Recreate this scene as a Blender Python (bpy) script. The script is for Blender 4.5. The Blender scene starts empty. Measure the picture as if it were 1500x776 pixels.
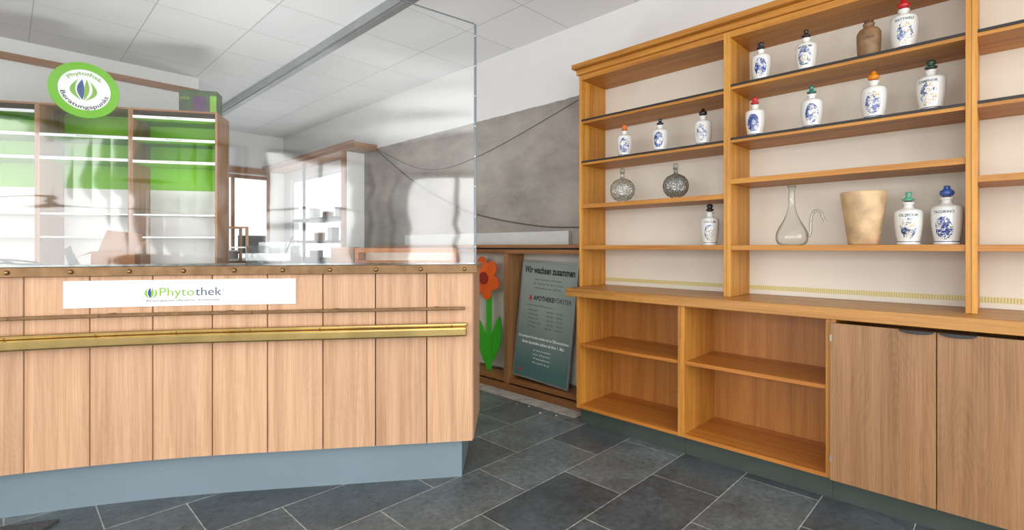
import bpy, math, random
from mathutils import Vector, Matrix
random.seed(7)
A0=math.radians(-45.5)   # heading of the service counter frame
scene=bpy.context.scene
COL=scene.collection
FR={}

def lin(c):
    out=[]
    for v in c:
        v=v/255.0
        out.append(v/12.92 if v<=0.04045 else ((v+0.055)/1.055)**2.4)
    return (out[0],out[1],out[2],1.0)

# ---------------------------------------------------------------- geometry
def boxg(x0,x1,y0,y1,z0,z1):
    V=[(x0,y0,z0),(x1,y0,z0),(x1,y1,z0),(x0,y1,z0),(x0,y0,z1),(x1,y0,z1),(x1,y1,z1),(x0,y1,z1)]
    F=[(0,3,2,1),(4,5,6,7),(0,1,5,4),(1,2,6,5),(2,3,7,6),(3,0,4,7)]
    return V,F
def join(lst):
    V=[];F=[]
    for v,f in lst:
        n=len(V); V+=list(v); F+=[tuple(i+n for i in q) for q in f]
    return V,F
def lathe(profile,n=40,c=(0,0,0),sy=1.0):
    V=[];F=[];rings=[]
    for (r,z) in profile:
        if r<=1e-6:
            V.append((c[0],c[1],c[2]+z)); rings.append([len(V)-1])
        else:
            s=len(V)
            for i in range(n):
                a=2*math.pi*i/n
                V.append((c[0]+r*math.cos(a),c[1]+sy*r*math.sin(a),c[2]+z))
            rings.append(list(range(s,s+n)))
    for a,b in zip(rings,rings[1:]):
        if len(a)==1 and len(b)==1: continue
        for i in range(n):
            j=(i+1)%n
            if len(a)==1: F.append((a[0],b[j],b[i]))
            elif len(b)==1: F.append((a[i],a[j],b[0]))
            else: F.append((a[i],a[j],b[j],b[i]))
    return V,F
def smoothpath(pts,k=8):
    P=[Vector(p) for p in pts]; out=[]
    for i in range(len(P)-1):
        p0=P[max(i-1,0)];p1=P[i];p2=P[i+1];p3=P[min(i+2,len(P)-1)]
        for j in range(k):
            t=j/k
            out.append(0.5*((2*p1)+(p2-p0)*t+(2*p0-5*p1+4*p2-p3)*t*t+(3*p1-p0-3*p2+p3)*t**3))
    out.append(P[-1]); return out
def tube(pts,r,n=8,smooth=True,k=8):
    P=smoothpath(pts,k) if smooth else [Vector(p) for p in pts]
    V=[];F=[]
    up=Vector((0.13,0.31,0.94))
    for i,p in enumerate(P):
        d=(P[min(i+1,len(P)-1)]-P[max(i-1,0)]).normalized()
        s=d.cross(up).normalized(); u=s.cross(d).normalized(); up=u
        for j in range(n):
            a=2*math.pi*j/n
            V.append(tuple(p+s*math.cos(a)*r+u*math.sin(a)*r))
    for i in range(len(P)-1):
        for j in range(n):
            F.append((i*n+j,i*n+(j+1)%n,(i+1)*n+(j+1)%n,(i+1)*n+j))
    F.append(tuple(range(n))[::-1]); F.append(tuple((len(P)-1)*n+j for j in range(n)))
    return V,F
def poly_extrude(pts,fn,t0,t1):
    n=len(pts)
    V=[fn(a,b,t0) for a,b in pts]+[fn(a,b,t1) for a,b in pts]
    F=[tuple(range(n))[::-1],tuple(range(n,2*n))]
    for i in range(n):
        j=(i+1)%n; F.append((i,j,n+j,n+i))
    return V,F

# ---------------------------------------------------------------- objects
def mk(name,g,mat,parent=None,R=0.0,smooth=False,bevel=0.0,label=None,cat=None,group=None,kind=None,origin=None,tone=None,mesh=None):
    V,F=g
    xs=[v[0] for v in V];ys=[v[1] for v in V];zs=[v[2] for v in V]
    if origin is None:
        c=Vector(((min(xs)+max(xs))/2,(min(ys)+max(ys))/2,(min(zs)+max(zs))/2 if parent else min(zs)))
        if kind=='structure': c=Vector((0,0,0))
    else: c=Vector(origin)
    me=bpy.data.meshes.new(name)
    me.from_pydata([tuple(Vector(v)-c) for v in V],[],F)
    me.materials.append(mat)
    if smooth:
        for p in me.polygons: p.use_smooth=True
    if tone:
        at=me.attributes.new('tone','FLOAT','FACE')
        for i,t in enumerate(tone): at.data[i].value=t
    me.update()
    ob=bpy.data.objects.new(name,me)
    if parent is not None:
        ob.parent=parent; ob.location=c-FR[parent.name]
    else:
        ob.location=Matrix.Rotation(R,3,'Z')@c; ob.rotation_euler=(0,0,R)
    COL.objects.link(ob)
    FR[ob.name]=c
    if bevel>0:
        m=ob.modifiers.new('bevel','BEVEL'); m.width=bevel; m.segments=2; m.limit_method='ANGLE'; m.angle_limit=math.radians(40)
    if label: ob['label']=label
    if cat: ob['category']=cat
    if group: ob['group']=group
    if kind: ob['kind']=kind
    return ob
def thing(name,label,cat,origin=(0,0,0),R=0.0,group=None,wloc=None,rot=None):
    e=bpy.data.objects.new(name,None); e.empty_display_size=0.05
    if wloc is not None:
        e.location=wloc; FRo=Vector((0,0,0))
    else:
        FRo=Vector(origin); e.location=Matrix.Rotation(R,3,'Z')@FRo
    e.rotation_euler=rot if rot else (0,0,R)
    COL.objects.link(e); FR[e.name]=FRo
    e['label']=label; e['category']=cat
    if group: e['group']=group
    return e

def text_geo(s,fn,width=None,height=None,size=1.0,align='LEFT',weight=0.0):
    cu=bpy.data.curves.new('t','FONT'); cu.body=s; cu.size=1.0; cu.resolution_u=3; cu.offset=weight
    ob=bpy.data.objects.new('t',cu); COL.objects.link(ob)
    dg=bpy.context.evaluated_depsgraph_get()
    me=bpy.data.meshes.new_from_object(ob.evaluated_get(dg))
    vs=[v.co.copy() for v in me.vertices]; fs=[tuple(p.vertices) for p in me.polygons]
    bpy.data.objects.remove(ob); bpy.data.meshes.remove(me)
    x0=min(v.x for v in vs); x1=max(v.x for v in vs)
    k=size
    if width: k=width/(x1-x0)
    kx=k
    if height: k=height/0.72
    out=[]
    for v in vs:
        x=(v.x-x0)*kx
        if align=='CENTER': x-=(x1-x0)*kx/2
        out.append(fn(x,v.y*k))
    return out,fs

# ---------------------------------------------------------------- materials
def newmat(name):
    m=bpy.data.materials.new(name); m.use_nodes=True
    nt=m.node_tree; b=nt.nodes['Principled BSDF']
    return m,nt,b
def N(nt,t,**kw):
    n=nt.nodes.new(t)
    for k,v in kw.items(): setattr(n,k,v)
    return n
def L(nt,a,b): nt.links.new(a,b)
def pmat(name,c,rough=0.5,metal=0.0,var=0.12,scale=6.0,bump=0.0,emit=0,spec=0.5,coat=0.0):
    m,nt,b=newmat(name)
    tc=N(nt,'ShaderNodeTexCoord'); no=N(nt,'ShaderNodeTexNoise'); no.inputs['Scale'].default_value=scale; no.inputs['Detail'].default_value=5
    L(nt,tc.outputs['Object'],no.inputs['Vector'])
    cr=N(nt,'ShaderNodeValToRGB'); cc=lin(c)
    cr.color_ramp.elements[0].position=0.3; cr.color_ramp.elements[1].position=0.7
    cr.color_ramp.elements[0].color=tuple(v*(1-var) for v in cc[:3])+(1,)
    cr.color_ramp.elements[1].color=tuple(min(1,v*(1+var)) for v in cc[:3])+(1,)
    L(nt,no.outputs['Fac'],cr.inputs['Fac']); L(nt,cr.outputs['Color'],b.inputs['Base Color'])
    b.inputs['Roughness'].default_value=rough; b.inputs['Metallic'].default_value=metal
    b.inputs['Specular IOR Level'].default_value=spec
    b.inputs['Coat Weight'].default_value=coat
    if bump>0:
        bp=N(nt,'ShaderNodeBump'); bp.inputs['Strength'].default_value=bump; bp.inputs['Distance'].default_value=0.01
        L(nt,no.outputs['Fac'],bp.inputs['Height']); L(nt,bp.outputs['Normal'],b.inputs['Normal'])
    if emit:
        L(nt,cr.outputs['Color'],b.inputs['Emission Color']); b.inputs['Emission Strength'].default_value=emit
    return m
def wood(name,c1,c2,axis='z',rough=0.45,wave=0.10,fine=70,dark=None):
    m,nt,b=newmat(name)
    tc=N(nt,'ShaderNodeTexCoord'); oi=N(nt,'ShaderNodeObjectInfo')
    ml=N(nt,'ShaderNodeMath',operation='MULTIPLY'); ml.inputs[1].default_value=23.0
    L(nt,oi.outputs['Random'],ml.inputs[0])
    at=N(nt,'ShaderNodeAttribute'); at.attribute_name='tone'
    ml2=N(nt,'ShaderNodeMath',operation='MULTIPLY_ADD'); ml2.inputs[1].default_value=57.0
    L(nt,at.outputs['Fac'],ml2.inputs[0]); L(nt,ml.outputs[0],ml2.inputs[2])
    def mapped(al,ac):
        mp=N(nt,'ShaderNodeMapping'); s=[ac,ac,ac]; s['xyz'.index(axis)]=al
        mp.inputs['Scale'].default_value=s
        L(nt,tc.outputs['Object'],mp.inputs['Vector']); return mp
    m1=mapped(0.9,26); n1=N(nt,'ShaderNodeTexNoise',noise_dimensions='4D'); n1.inputs['Scale'].default_value=1; n1.inputs['Detail'].default_value=6; n1.inputs['Distortion'].default_value=0.3
    L(nt,m1.outputs[0],n1.inputs['Vector']); L(nt,ml2.outputs[0],n1.inputs['W'])
    m2=mapped(4.0,fine*3.2); n2=N(nt,'ShaderNodeTexNoise',noise_dimensions='4D'); n2.inputs['Scale'].default_value=1; n2.inputs['Detail'].default_value=3
    L(nt,m2.outputs[0],n2.inputs['Vector']); L(nt,ml2.outputs[0],n2.inputs['W'])
    m3=mapped(0.8,5.0); n3=N(nt,'ShaderNodeTexNoise',noise_dimensions='4D'); n3.inputs['Scale'].default_value=1; n3.inputs['Detail'].default_value=1.0
    L(nt,m3.outputs[0],n3.inputs['Vector']); L(nt,ml2.outputs[0],n3.inputs['W'])
    w1=N(nt,'ShaderNodeMath',operation='MULTIPLY'); w1.inputs[1].default_value=330; L(nt,n3.outputs['Fac'],w1.inputs[0])
    w2=N(nt,'ShaderNodeMath',operation='SINE'); L(nt,w1.outputs[0],w2.inputs[0])
    w3=N(nt,'ShaderNodeMath',operation='MULTIPLY_ADD'); w3.inputs[1].default_value=0.25*wave; w3.inputs[2].default_value=0; L(nt,w2.outputs[0],w3.inputs[0])
    ad=N(nt,'ShaderNodeMath',operation='ADD'); L(nt,n1.outputs['Fac'],ad.inputs[0]); L(nt,w3.outputs[0],ad.inputs[1])
    f2=N(nt,'ShaderNodeMath',operation='MULTIPLY_ADD'); f2.inputs[1].default_value=0.7; f2.inputs[2].default_value=-0.35; L(nt,n2.outputs['Fac'],f2.inputs[0])
    ad2=N(nt,'ShaderNodeMath',operation='ADD'); L(nt,ad.outputs[0],ad2.inputs[0]); L(nt,f2.outputs[0],ad2.inputs[1])
    cr=N(nt,'ShaderNodeValToRGB'); cr.color_ramp.elements[0].position=0.25; cr.color_ramp.elements[1].position=0.70
    cr.color_ramp.elements[0].color=lin(c2); cr.color_ramp.elements[1].color=lin(c1)
    L(nt,ad2.outputs[0],cr.inputs['Fac'])
    hv=N(nt,'ShaderNodeHueSaturation'); va=N(nt,'ShaderNodeMath',operation='ADD'); va.inputs[1].default_value=1.0
    L(nt,at.outputs['Fac'],va.inputs[0]); L(nt,va.outputs[0],hv.inputs['Value']); L(nt,cr.outputs['Color'],hv.inputs['Color'])
    L(nt,hv.outputs['Color'],b.inputs['Base Color'])
    b.inputs['Roughness'].default_value=rough
    bp=N(nt,'ShaderNodeBump'); bp.inputs['Strength'].default_value=0.15; bp.inputs['Distance'].default_value=0.002
    L(nt,n2.outputs['Fac'],bp.inputs['Height']); L(nt,bp.outputs['Normal'],b.inputs['Normal'])
    return m
def glassmat(name,tint=(0.97,0.98,0.98),refl=0.05,rough=0.0,edge=0.0,wavy=0.0,graze=.75,cut=0.0):
    """thin sheet glass: tinted transmission plus an angle dependent mirror layer (same on both faces)"""
    m=bpy.data.materials.new(name); m.use_nodes=True; nt=m.node_tree
    for n in list(nt.nodes): nt.nodes.remove(n)
    o=N(nt,'ShaderNodeOutputMaterial'); tr=N(nt,'ShaderNodeBsdfTransparent'); gl=N(nt,'ShaderNodeBsdfGlossy'); mx=N(nt,'ShaderNodeMixShader')
    lw=N(nt,'ShaderNodeLayerWeight'); lw.inputs['Blend'].default_value=0.5
    pw=N(nt,'ShaderNodeMath',operation='POWER'); pw.inputs[1].default_value=5.0; L(nt,lw.outputs['Facing'],pw.inputs[0])
    ma=N(nt,'ShaderNodeMath',operation='MULTIPLY_ADD'); ma.inputs[1].default_value=graze; ma.inputs[2].default_value=refl; L(nt,pw.outputs[0],ma.inputs[0])
    gl.inputs['Roughness'].default_value=rough
    tr.inputs['Color'].default_value=tuple(tint)+(1,)
    src=None
    if wavy>0:
        tc=N(nt,'ShaderNodeTexCoord'); mp=N(nt,'ShaderNodeMapping'); mp.inputs['Scale'].default_value=(.45,1,2.2)
        no=N(nt,'ShaderNodeTexNoise'); no.inputs['Scale'].default_value=1.3; no.inputs['Detail'].default_value=1.5; no.inputs['Distortion'].default_value=.3
        L(nt,tc.outputs['Object'],mp.inputs[0]); L(nt,mp.outputs[0],no.inputs['Vector'])
        bp=N(nt,'ShaderNodeBump'); bp.inputs['Strength'].default_value=1; bp.inputs['Distance'].default_value=wavy
        L(nt,no.outputs['Fac'],bp.inputs['Height']); L(nt,bp.outputs['Normal'],gl.inputs['Normal'])
    if edge>0:
        cr=N(nt,'ShaderNodeValToRGB'); cr.color_ramp.elements[0].color=tuple(tint)+(1,); cr.color_ramp.elements[1].color=tuple(t*(1-edge) for t in tint)+(1,)
        cr.color_ramp.elements[0].position=0.40; cr.color_ramp.elements[1].position=0.92
        L(nt,lw.outputs['Facing'],cr.inputs['Fac']); src=cr.outputs['Color']; L(nt,src,tr.inputs['Color'])
    if cut>0 and src:
        tc=N(nt,'ShaderNodeTexCoord'); vo=N(nt,'ShaderNodeTexVoronoi',feature='DISTANCE_TO_EDGE'); vo.inputs['Scale'].default_value=70; L(nt,tc.outputs['Object'],vo.inputs['Vector'])
        vr=N(nt,'ShaderNodeValToRGB'); vr.color_ramp.elements[0].position=.04; vr.color_ramp.elements[1].position=.2
        vr.color_ramp.elements[0].color=(1-cut,1-cut,1-cut,1); vr.color_ramp.elements[1].color=(1,1,1,1); L(nt,vo.outputs['Distance'],vr.inputs['Fac'])
        mm=N(nt,'ShaderNodeMixRGB',blend_type='MULTIPLY'); mm.inputs[0].default_value=1; L(nt,src,mm.inputs[1]); L(nt,vr.outputs[0],mm.inputs[2]); L(nt,mm.outputs[0],tr.inputs['Color'])
        bp=N(nt,'ShaderNodeBump'); bp.inputs['Distance'].default_value=.004; L(nt,vo.outputs['Distance'],bp.inputs['Height']); L(nt,bp.outputs['Normal'],gl.inputs['Normal'])
        ma.inputs[2].default_value=refl+.08
    L(nt,ma.outputs[0],mx.inputs[0]); L(nt,tr.outputs[0],mx.inputs[1]); L(nt,gl.outputs[0],mx.inputs[2]); L(nt,mx.outputs[0],o.inputs['Surface'])
    return m

OAKV=wood('golden_oak_upright',(212,152,62),(164,104,32),'z')
OAKH=wood('golden_oak_shelf',(200,138,52),(150,90,28),'y')
OAKTOP=wood('golden_oak_top',(196,140,68),(150,98,42),'y',rough=0.35)
PLY=wood('plywood_back',(186,124,56),(154,96,40),'z',wave=0.1)
DOORW=wood('brown_oak_door',(164,122,82),(126,88,54),'z',wave=0.14,fine=90)
PALE=wood('pale_oak_planks',(210,168,132),(176,134,100),'z',wave=0.08,rough=0.5)
CTOP=wood('counter_top_oak',(180,134,90),(146,102,64),'x',rough=0.3)
BROWNV=wood('brown_oak_frame',(168,122,76),(126,84,46),'z')
BROWNH=wood('brown_oak_rail',(160,108,60),(116,72,36),'y')
BROWNX=wood('brown_oak_band',(166,116,68),(122,80,42),'x')
CREAM=pmat('cream_back_panel',(224,218,204),0.6,var=0.04,scale=2)
BLACK=pmat('black_strip',(28,26,24),0.5)
PLINTHG=pmat('dark_green_plinth',(62,72,66),0.45,var=0.1)
PLINTHB=pmat('blue_grey_plinth',(120,136,145),0.45,var=0.05,scale=2)
BRONZE=pmat('aged_bronze',(120,92,62),0.4,0.7,var=0.25,scale=20)
BRASS=pmat('worn_brass',(186,160,104),0.22,0.95,var=0.12,scale=9)
STUD=pmat('brass_stud',(150,120,80),0.3,0.8)
STEEL=pmat('brushed_steel',(165,168,170),0.35,0.8,var=0.1)
DARKSTEEL=pmat('dark_steel',(60,60,62),0.4,0.7)
WHITE=pmat('white_board',(238,240,240),0.4,var=0.02)
OFFW=pmat('white_shelf',(234,234,230),0.5,var=0.03)
LIME=pmat('lime_green_board',(122,190,20),0.6,var=0.05,scale=2,spec=.2)
LIMEB=pmat('lime_green_sign',(110,184,14),0.5,var=0.03,spec=.2)
TXG=pmat('leaf_green_print',(124,178,36),0.5,var=0.02)
TXB=pmat('dark_blue_print',(30,66,130),0.5,var=0.02)
TXK=pmat('black_print',(24,28,30),0.5,var=0.02)
TXD=pmat('slate_grey_print',(62,78,96),0.5,var=0.02)
TXW=pmat('white_print',(235,240,238),0.5,var=0.02)
TXR=pmat('red_print',(190,40,40),0.5,var=0.02)
CARD=pmat('brown_cardboard',(146,100,62),0.85,var=0.08,scale=12,spec=.1)
CARDL=pmat('light_cardboard',(178,136,96),0.85,var=0.06,scale=12,spec=.1)
CABLE=pmat('grey_cable',(92,88,84),0.6)
BCABLE=pmat('black_cable',(25,25,27),0.5)
ACRYL=glassmat('clear_acrylic',(0.98,0.985,0.985),.055,0.05,wavy=.02)
EDGE=pmat('acrylic_edge',(100,108,112),0.3,0.2)
GLASS=glassmat('clear_glassware',(0.95,0.965,0.955),.05,0.03,edge=0.65,graze=.5)
CUTG=glassmat('patterned_glassware',(0.93,0.95,0.94),.05,0.05,edge=0.6,graze=.5,cut=.35)
GREYGLASS=glassmat('smoky_glassware',(0.70,0.72,0.69),.06,0.05,edge=0.75,graze=.5,cut=.4)
SPG=glassmat('thick_glass_spout',(.82,.85,.84),.08,0.03,edge=.6,graze=.5)

# slate floor
def slate():
    m,nt,b=newmat('slate_tile_floor')
    tc=N(nt,'ShaderNodeTexCoord'); mp=N(nt,'ShaderNodeMapping')
    mp.inputs['Location'].default_value=(10*0.6-2.10,-1.67+0.35*40,0)
    L(nt,tc.outputs['Object'],mp.inputs['Vector'])
    br=N(nt,'ShaderNodeTexBrick'); br.offset=0.5; br.inputs['Scale'].default_value=1.0
    br.inputs['Brick Width'].default_value=0.6; br.inputs['Row Height'].default_value=0.35; br.inputs['Mortar Size'].default_value=0.0026; br.inputs['Mortar Smooth'].default_value=0.1
    br.inputs['Color1'].default_value=lin((74,82,86)); br.inputs['Color2'].default_value=lin((120,128,128)); br.inputs['Mortar'].default_value=lin((172,172,166)); br.inputs['Bias'].default_value=-0.15
    L(nt,mp.outputs[0],br.inputs['Vector'])
    n1=N(nt,'ShaderNodeTexNoise'); n1.inputs['Scale'].default_value=4.5; n1.inputs['Detail'].default_value=8; n1.inputs['Roughness'].default_value=0.62; n1.inputs['Distortion'].default_value=.6
    n2=N(nt,'ShaderNodeTexNoise'); n2.inputs['Scale'].default_value=34; n2.inputs['Detail'].default_value=7; n2.inputs['Roughness'].default_value=0.72
    L(nt,tc.outputs['Object'],n1.inputs['Vector']); L(nt,tc.outputs['Object'],n2.inputs['Vector'])
    c1=N(nt,'ShaderNodeValToRGB'); c1.color_ramp.elements[0].position=0.3; c1.color_ramp.elements[1].position=0.75
    c1.color_ramp.elements[0].color=(0.62,0.62,0.62,1); c1.color_ramp.elements[1].color=(1.3,1.3,1.28,1)
    L(nt,n1.outputs['Fac'],c1.inputs['Fac'])
    c2=N(nt,'ShaderNodeValToRGB'); c2.color_ramp.elements[0].position=0.36; c2.color_ramp.elements[1].position=0.68
    c2.color_ramp.elements[0].color=(0.55,0.55,0.55,1); c2.color_ramp.elements[1].color=(1.6,1.6,1.6,1)
    L(nt,n2.outputs['Fac'],c2.inputs['Fac'])
    x1=N(nt,'ShaderNodeMixRGB',blend_type='MULTIPLY'); x1.inputs[0].default_value=1; x2=N(nt,'ShaderNodeMixRGB',blend_type='MULTIPLY'); x2.inputs[0].default_value=0.7
    L(nt,br.outputs['Color'],x1.inputs[1]); L(nt,c1.outputs[0],x1.inputs[2]); L(nt,x1.outputs[0],x2.inputs[1]); L(nt,c2.outputs[0],x2.inputs[2])
    L(nt,x2.outputs[0],b.inputs['Base Color'])
    rr=N(nt,'ShaderNodeMapRange'); rr.inputs['To Min'].default_value=0.18; rr.inputs['To Max'].default_value=0.46; L(nt,n2.outputs['Fac'],rr.inputs['Value']); L(nt,rr.outputs[0],b.inputs['Roughness'])
    hs=N(nt,'ShaderNodeMath',operation='MULTIPLY_ADD'); hs.inputs[1].default_value=-0.8; L(nt,br.outputs['Fac'],hs.inputs[0]); L(nt,n1.outputs['Fac'],hs.inputs[2])
    h2=N(nt,'ShaderNodeMath',operation='MULTIPLY_ADD'); h2.inputs[1].default_value=0.45; L(nt,n2.outputs['Fac'],h2.inputs[0]); L(nt,hs.outputs[0],h2.inputs[2])
    bp=N(nt,'ShaderNodeBump'); bp.inputs['Strength'].default_value=0.65; bp.inputs['Distance'].default_value=0.008
    L(nt,h2.outputs[0],bp.inputs['Height']); L(nt,bp.outputs['Normal'],b.inputs['Normal'])
    return m
FLOORM=slate()
def ceilm():
    m,nt,b=newmat('ceiling_panels')
    tc=N(nt,'ShaderNodeTexCoord')
    br=N(nt,'ShaderNodeTexBrick'); br.offset=0.0; br.inputs['Scale'].default_value=1
    br.inputs['Brick Width'].default_value=0.62; br.inputs['Row Height'].default_value=0.62; br.inputs['Mortar Size'].default_value=0.003
    br.inputs['Color1'].default_value=lin((226,226,226)); br.inputs['Color2'].default_value=lin((220,221,222)); br.inputs['Mortar'].default_value=lin((180,180,180))
    mp=N(nt,'ShaderNodeMapping'); mp.inputs['Location'].default_value=(9.15,6.2,0)
    L(nt,tc.outputs['Object'],mp.inputs['Vector']); L(nt,mp.outputs[0],br.inputs['Vector']); L(nt,br.outputs['Color'],b.inputs['Base Color'])
    b.inputs['Roughness'].default_value=0.8
    bp=N(nt,'ShaderNodeBump'); bp.invert=True; bp.inputs['Distance'].default_value=0.003; L(nt,br.outputs['Fac'],bp.inputs['Height']); L(nt,bp.outputs['Normal'],b.inputs['Normal'])
    return m
def wallright():
    m,nt,b=newmat('plaster_and_raw_concrete')
    tc=N(nt,'ShaderNodeTexCoord'); sp=N(nt,'ShaderNodeSeparateXYZ'); L(nt,tc.outputs['Object'],sp.inputs[0])
    nz=N(nt,'ShaderNodeTexNoise'); nz.inputs['Scale'].default_value=9; nz.inputs['Detail'].default_value=4; L(nt,tc.outputs['Object'],nz.inputs['Vector'])
    ed=N(nt,'ShaderNodeMath',operation='MULTIPLY_ADD'); ed.inputs[1].default_value=0.025; L(nt,nz.outputs['Fac'],ed.inputs[0]); L(nt,sp.outputs['Z'],ed.inputs[2])
    zt=N(nt,'ShaderNodeMath',operation='LESS_THAN'); zt.inputs[1].default_value=2.40; L(nt,ed.outputs[0],zt.inputs[0])
    ya=N(nt,'ShaderNodeMath',operation='LESS_THAN'); ya.inputs[1].default_value=5.75; L(nt,sp.outputs['Y'],ya.inputs[0])
    yb=N(nt,'ShaderNodeMath',operation='GREATER_THAN'); yb.inputs[1].default_value=2.1; L(nt,sp.outputs['Y'],yb.inputs[0])
    a=N(nt,'ShaderNodeMath',operation='MULTIPLY'); L(nt,zt.outputs[0],a.inputs[0]); L(nt,ya.outputs[0],a.inputs[1])
    a2=N(nt,'ShaderNodeMath',operation='MULTIPLY'); L(nt,a.outputs[0],a2.inputs[0]); L(nt,yb.outputs[0],a2.inputs[1])
    mpc=N(nt,'ShaderNodeMapping'); mpc.inputs['Scale'].default_value=(1,.7,1.5); L(nt,tc.outputs['Object'],mpc.inputs[0])
    n1=N(nt,'ShaderNodeTexNoise'); n1.inputs['Scale'].default_value=1.8; n1.inputs['Detail'].default_value=12; n1.inputs['Roughness'].default_value=0.64; L(nt,mpc.outputs[0],n1.inputs['Vector'])
    cr=N(nt,'ShaderNodeValToRGB'); e=cr.color_ramp.elements
    e[0].position=0.28; e[0].color=lin((122,115,107)); e[1].position=0.76; e[1].color=lin((178,171,161))
    q=e.new(.48); q.color=lin((152,145,136))
    L(nt,n1.outputs['Fac'],cr.inputs['Fac'])
    vo=N(nt,'ShaderNodeTexVoronoi'); vo.inputs['Scale'].default_value=9; L(nt,tc.outputs['Object'],vo.inputs['Vector'])
    vr=N(nt,'ShaderNodeValToRGB'); vr.color_ramp.elements[0].position=0.03; vr.color_ramp.elements[1].position=0.05; vr.color_ramp.elements[0].color=(0.4,0.38,0.35,1); vr.color_ramp.elements[1].color=(1,1,1,1)
    L(nt,vo.outputs['Distance'],vr.inputs['Fac'])
    xm=N(nt,'ShaderNodeMixRGB',blend_type='MULTIPLY'); xm.inputs[0].default_value=0.6; L(nt,cr.outputs[0],xm.inputs[1]); L(nt,vr.outputs[0],xm.inputs[2])
    pr=N(nt,'ShaderNodeValToRGB'); pr.color_ramp.elements[0].color=lin((206,205,203)); pr.color_ramp.elements[1].color=lin((226,225,223)); L(nt,n1.outputs['Fac'],pr.inputs['Fac'])
    mx=N(nt,'ShaderNodeMixRGB'); L(nt,a2.outputs[0],mx.inputs[0]); L(nt,pr.outputs[0],mx.inputs[1]); L(nt,xm.outputs[0],mx.inputs[2])
    L(nt,mx.outputs[0],b.inputs['Base Color']); b.inputs['Roughness'].default_value=0.85
    n3=N(nt,'ShaderNodeTexNoise'); n3.inputs['Scale'].default_value=60; n3.inputs['Detail'].default_value=4; L(nt,tc.outputs['Object'],n3.inputs['Vector'])
    bp=N(nt,'ShaderNodeBump'); bp.inputs['Strength'].default_value=0.35; bp.inputs['Distance'].default_value=0.006; L(nt,n3.outputs['Fac'],bp.inputs['Height']); L(nt,bp.outputs['Normal'],b.inputs['Normal'])
    return m
CEILM=ceilm(); WRM=wallright(); PLASTER=pmat('white_plaster',(224,224,222),0.85,var=0.03,scale=3,bump=0.2)
WFR=pmat('white_window_frame',(215,218,220),.4,var=.03)

# ---------------------------------------------------------------- room
WX=3.17; CZ=2.945
def S(name,g,mat): return mk(name,g,mat,kind='structure')
S('floor',boxg(-3.3,3.3,-2.7,8.4,-0.1,0),FLOORM)
S('ceiling',boxg(-3.3,3.3,-2.7,8.4,CZ,CZ+0.1),CEILM)
S('wall_right',join([boxg(WX,WX+.13,-2.7,6.2,0,CZ),boxg(WX,WX+.13,6.2,8.0,0,1.0),boxg(WX,WX+.13,6.2,8.0,2.25,CZ),boxg(WX,WX+.13,8.0,8.4,0,CZ)]),WRM)
S('wall_back',join([boxg(-3.3,1.5,8.3,8.42,0,CZ),boxg(1.5,3.0,8.3,8.42,0,0.95),boxg(1.5,3.0,8.3,8.42,2.3,CZ),boxg(3.0,3.17,8.3,8.42,0,CZ)]),PLASTER)
S('wall_partition',boxg(-3.2,1.42,5.95,6.07,0,CZ),PLASTER)
S('wall_left',join([boxg(-3.32,-3.2,-2.7,8.4,0,0.45),boxg(-3.32,-3.2,-2.7,8.4,2.6,CZ),boxg(-3.32,-3.2,-2.7,-2.4,.45,2.6),boxg(-3.32,-3.2,-0.35,-0.1,.45,2.6),boxg(-3.32,-3.2,2.0,2.25,.45,2.6),boxg(-3.32,-3.2,4.3,8.4,.45,2.6)]),PLASTER)
S('wall_front',join([boxg(-3.2,3.17,-2.72,-2.6,0,0.3),boxg(-3.2,3.17,-2.72,-2.6,2.6,CZ),boxg(-3.2,-3.0,-2.72,-2.6,.3,2.6),boxg(-0.2,0.0,-2.72,-2.6,.3,2.6),boxg(2.9,3.17,-2.72,-2.6,.3,2.6)]),PLASTER)
def frame(name,fn,mul):
    S(name,join([boxg(*fn(*q)) for q in mul]),DARKSTEEL if name not in('window_1','window_2') else (BROWNX if name=='window_1' else WFR))
frame('window_1',lambda a,b,c,d:(a,b,8.32,8.37,c,d),[(1.5,3.0,.95,1.0),(1.5,3.0,2.25,2.3),(1.5,1.56,1.0,2.25),(2.94,3.0,1.0,2.25),(2.42,2.46,1.0,2.25)])
frame('window_2',lambda a,b,c,d:(WX+.03,WX+.08,a,b,c,d),[(6.2,8.0,1.0,1.05),(6.2,8.0,2.2,2.25),(6.2,6.25,1.05,2.2),(7.95,8.0,1.05,2.2)])
for k,(a,b) in enumerate([(-2.4,-.35),(-.1,2.0),(2.25,4.3)]):
    frame('window_%d'%(k+3),lambda p,q,c,d:(-3.29,-3.24,p,q,c,d),[(a,b,.45,.52),(a,b,2.53,2.6),(a,a+.06,.52,2.53),(b-.06,b,.52,2.53),((a+b)/2-.03,(a+b)/2+.03,.52,2.53),(a,b,1.60,1.66)])
for k,(a,b) in enumerate([(-3.0,-.2),(0.0,2.9)]):
    frame('window_%d'%(k+6),lambda p,q,c,d:(p,q,-2.69,-2.64,c,d),[(a,b,.3,.36),(a,b,2.54,2.6),(a,a+.06,.36,2.54),(b-.06,b,.36,2.54),((a+b)/2-.03,(a+b)/2+.03,.36,2.54)])
S('trim_1',join([boxg(1.90,1.985,-2.6,7.1,2.875,CZ),boxg(1.915,1.97,-2.6,7.1,2.862,2.875)]),STEEL)
S('trim_2',boxg(-3.2,1.42,5.925,5.95,2.76,2.82),BROWNX)
S('trim_3',boxg(1.45,3.1,8.27,8.3,2.32,2.41),BROWNX)
S('trim_4',boxg(2.80,2.93,2.14,5.1,0.0005,.004),pmat('bare_screed_strip',(176,170,160),.9,var=.25,scale=14,bump=.3))

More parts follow.
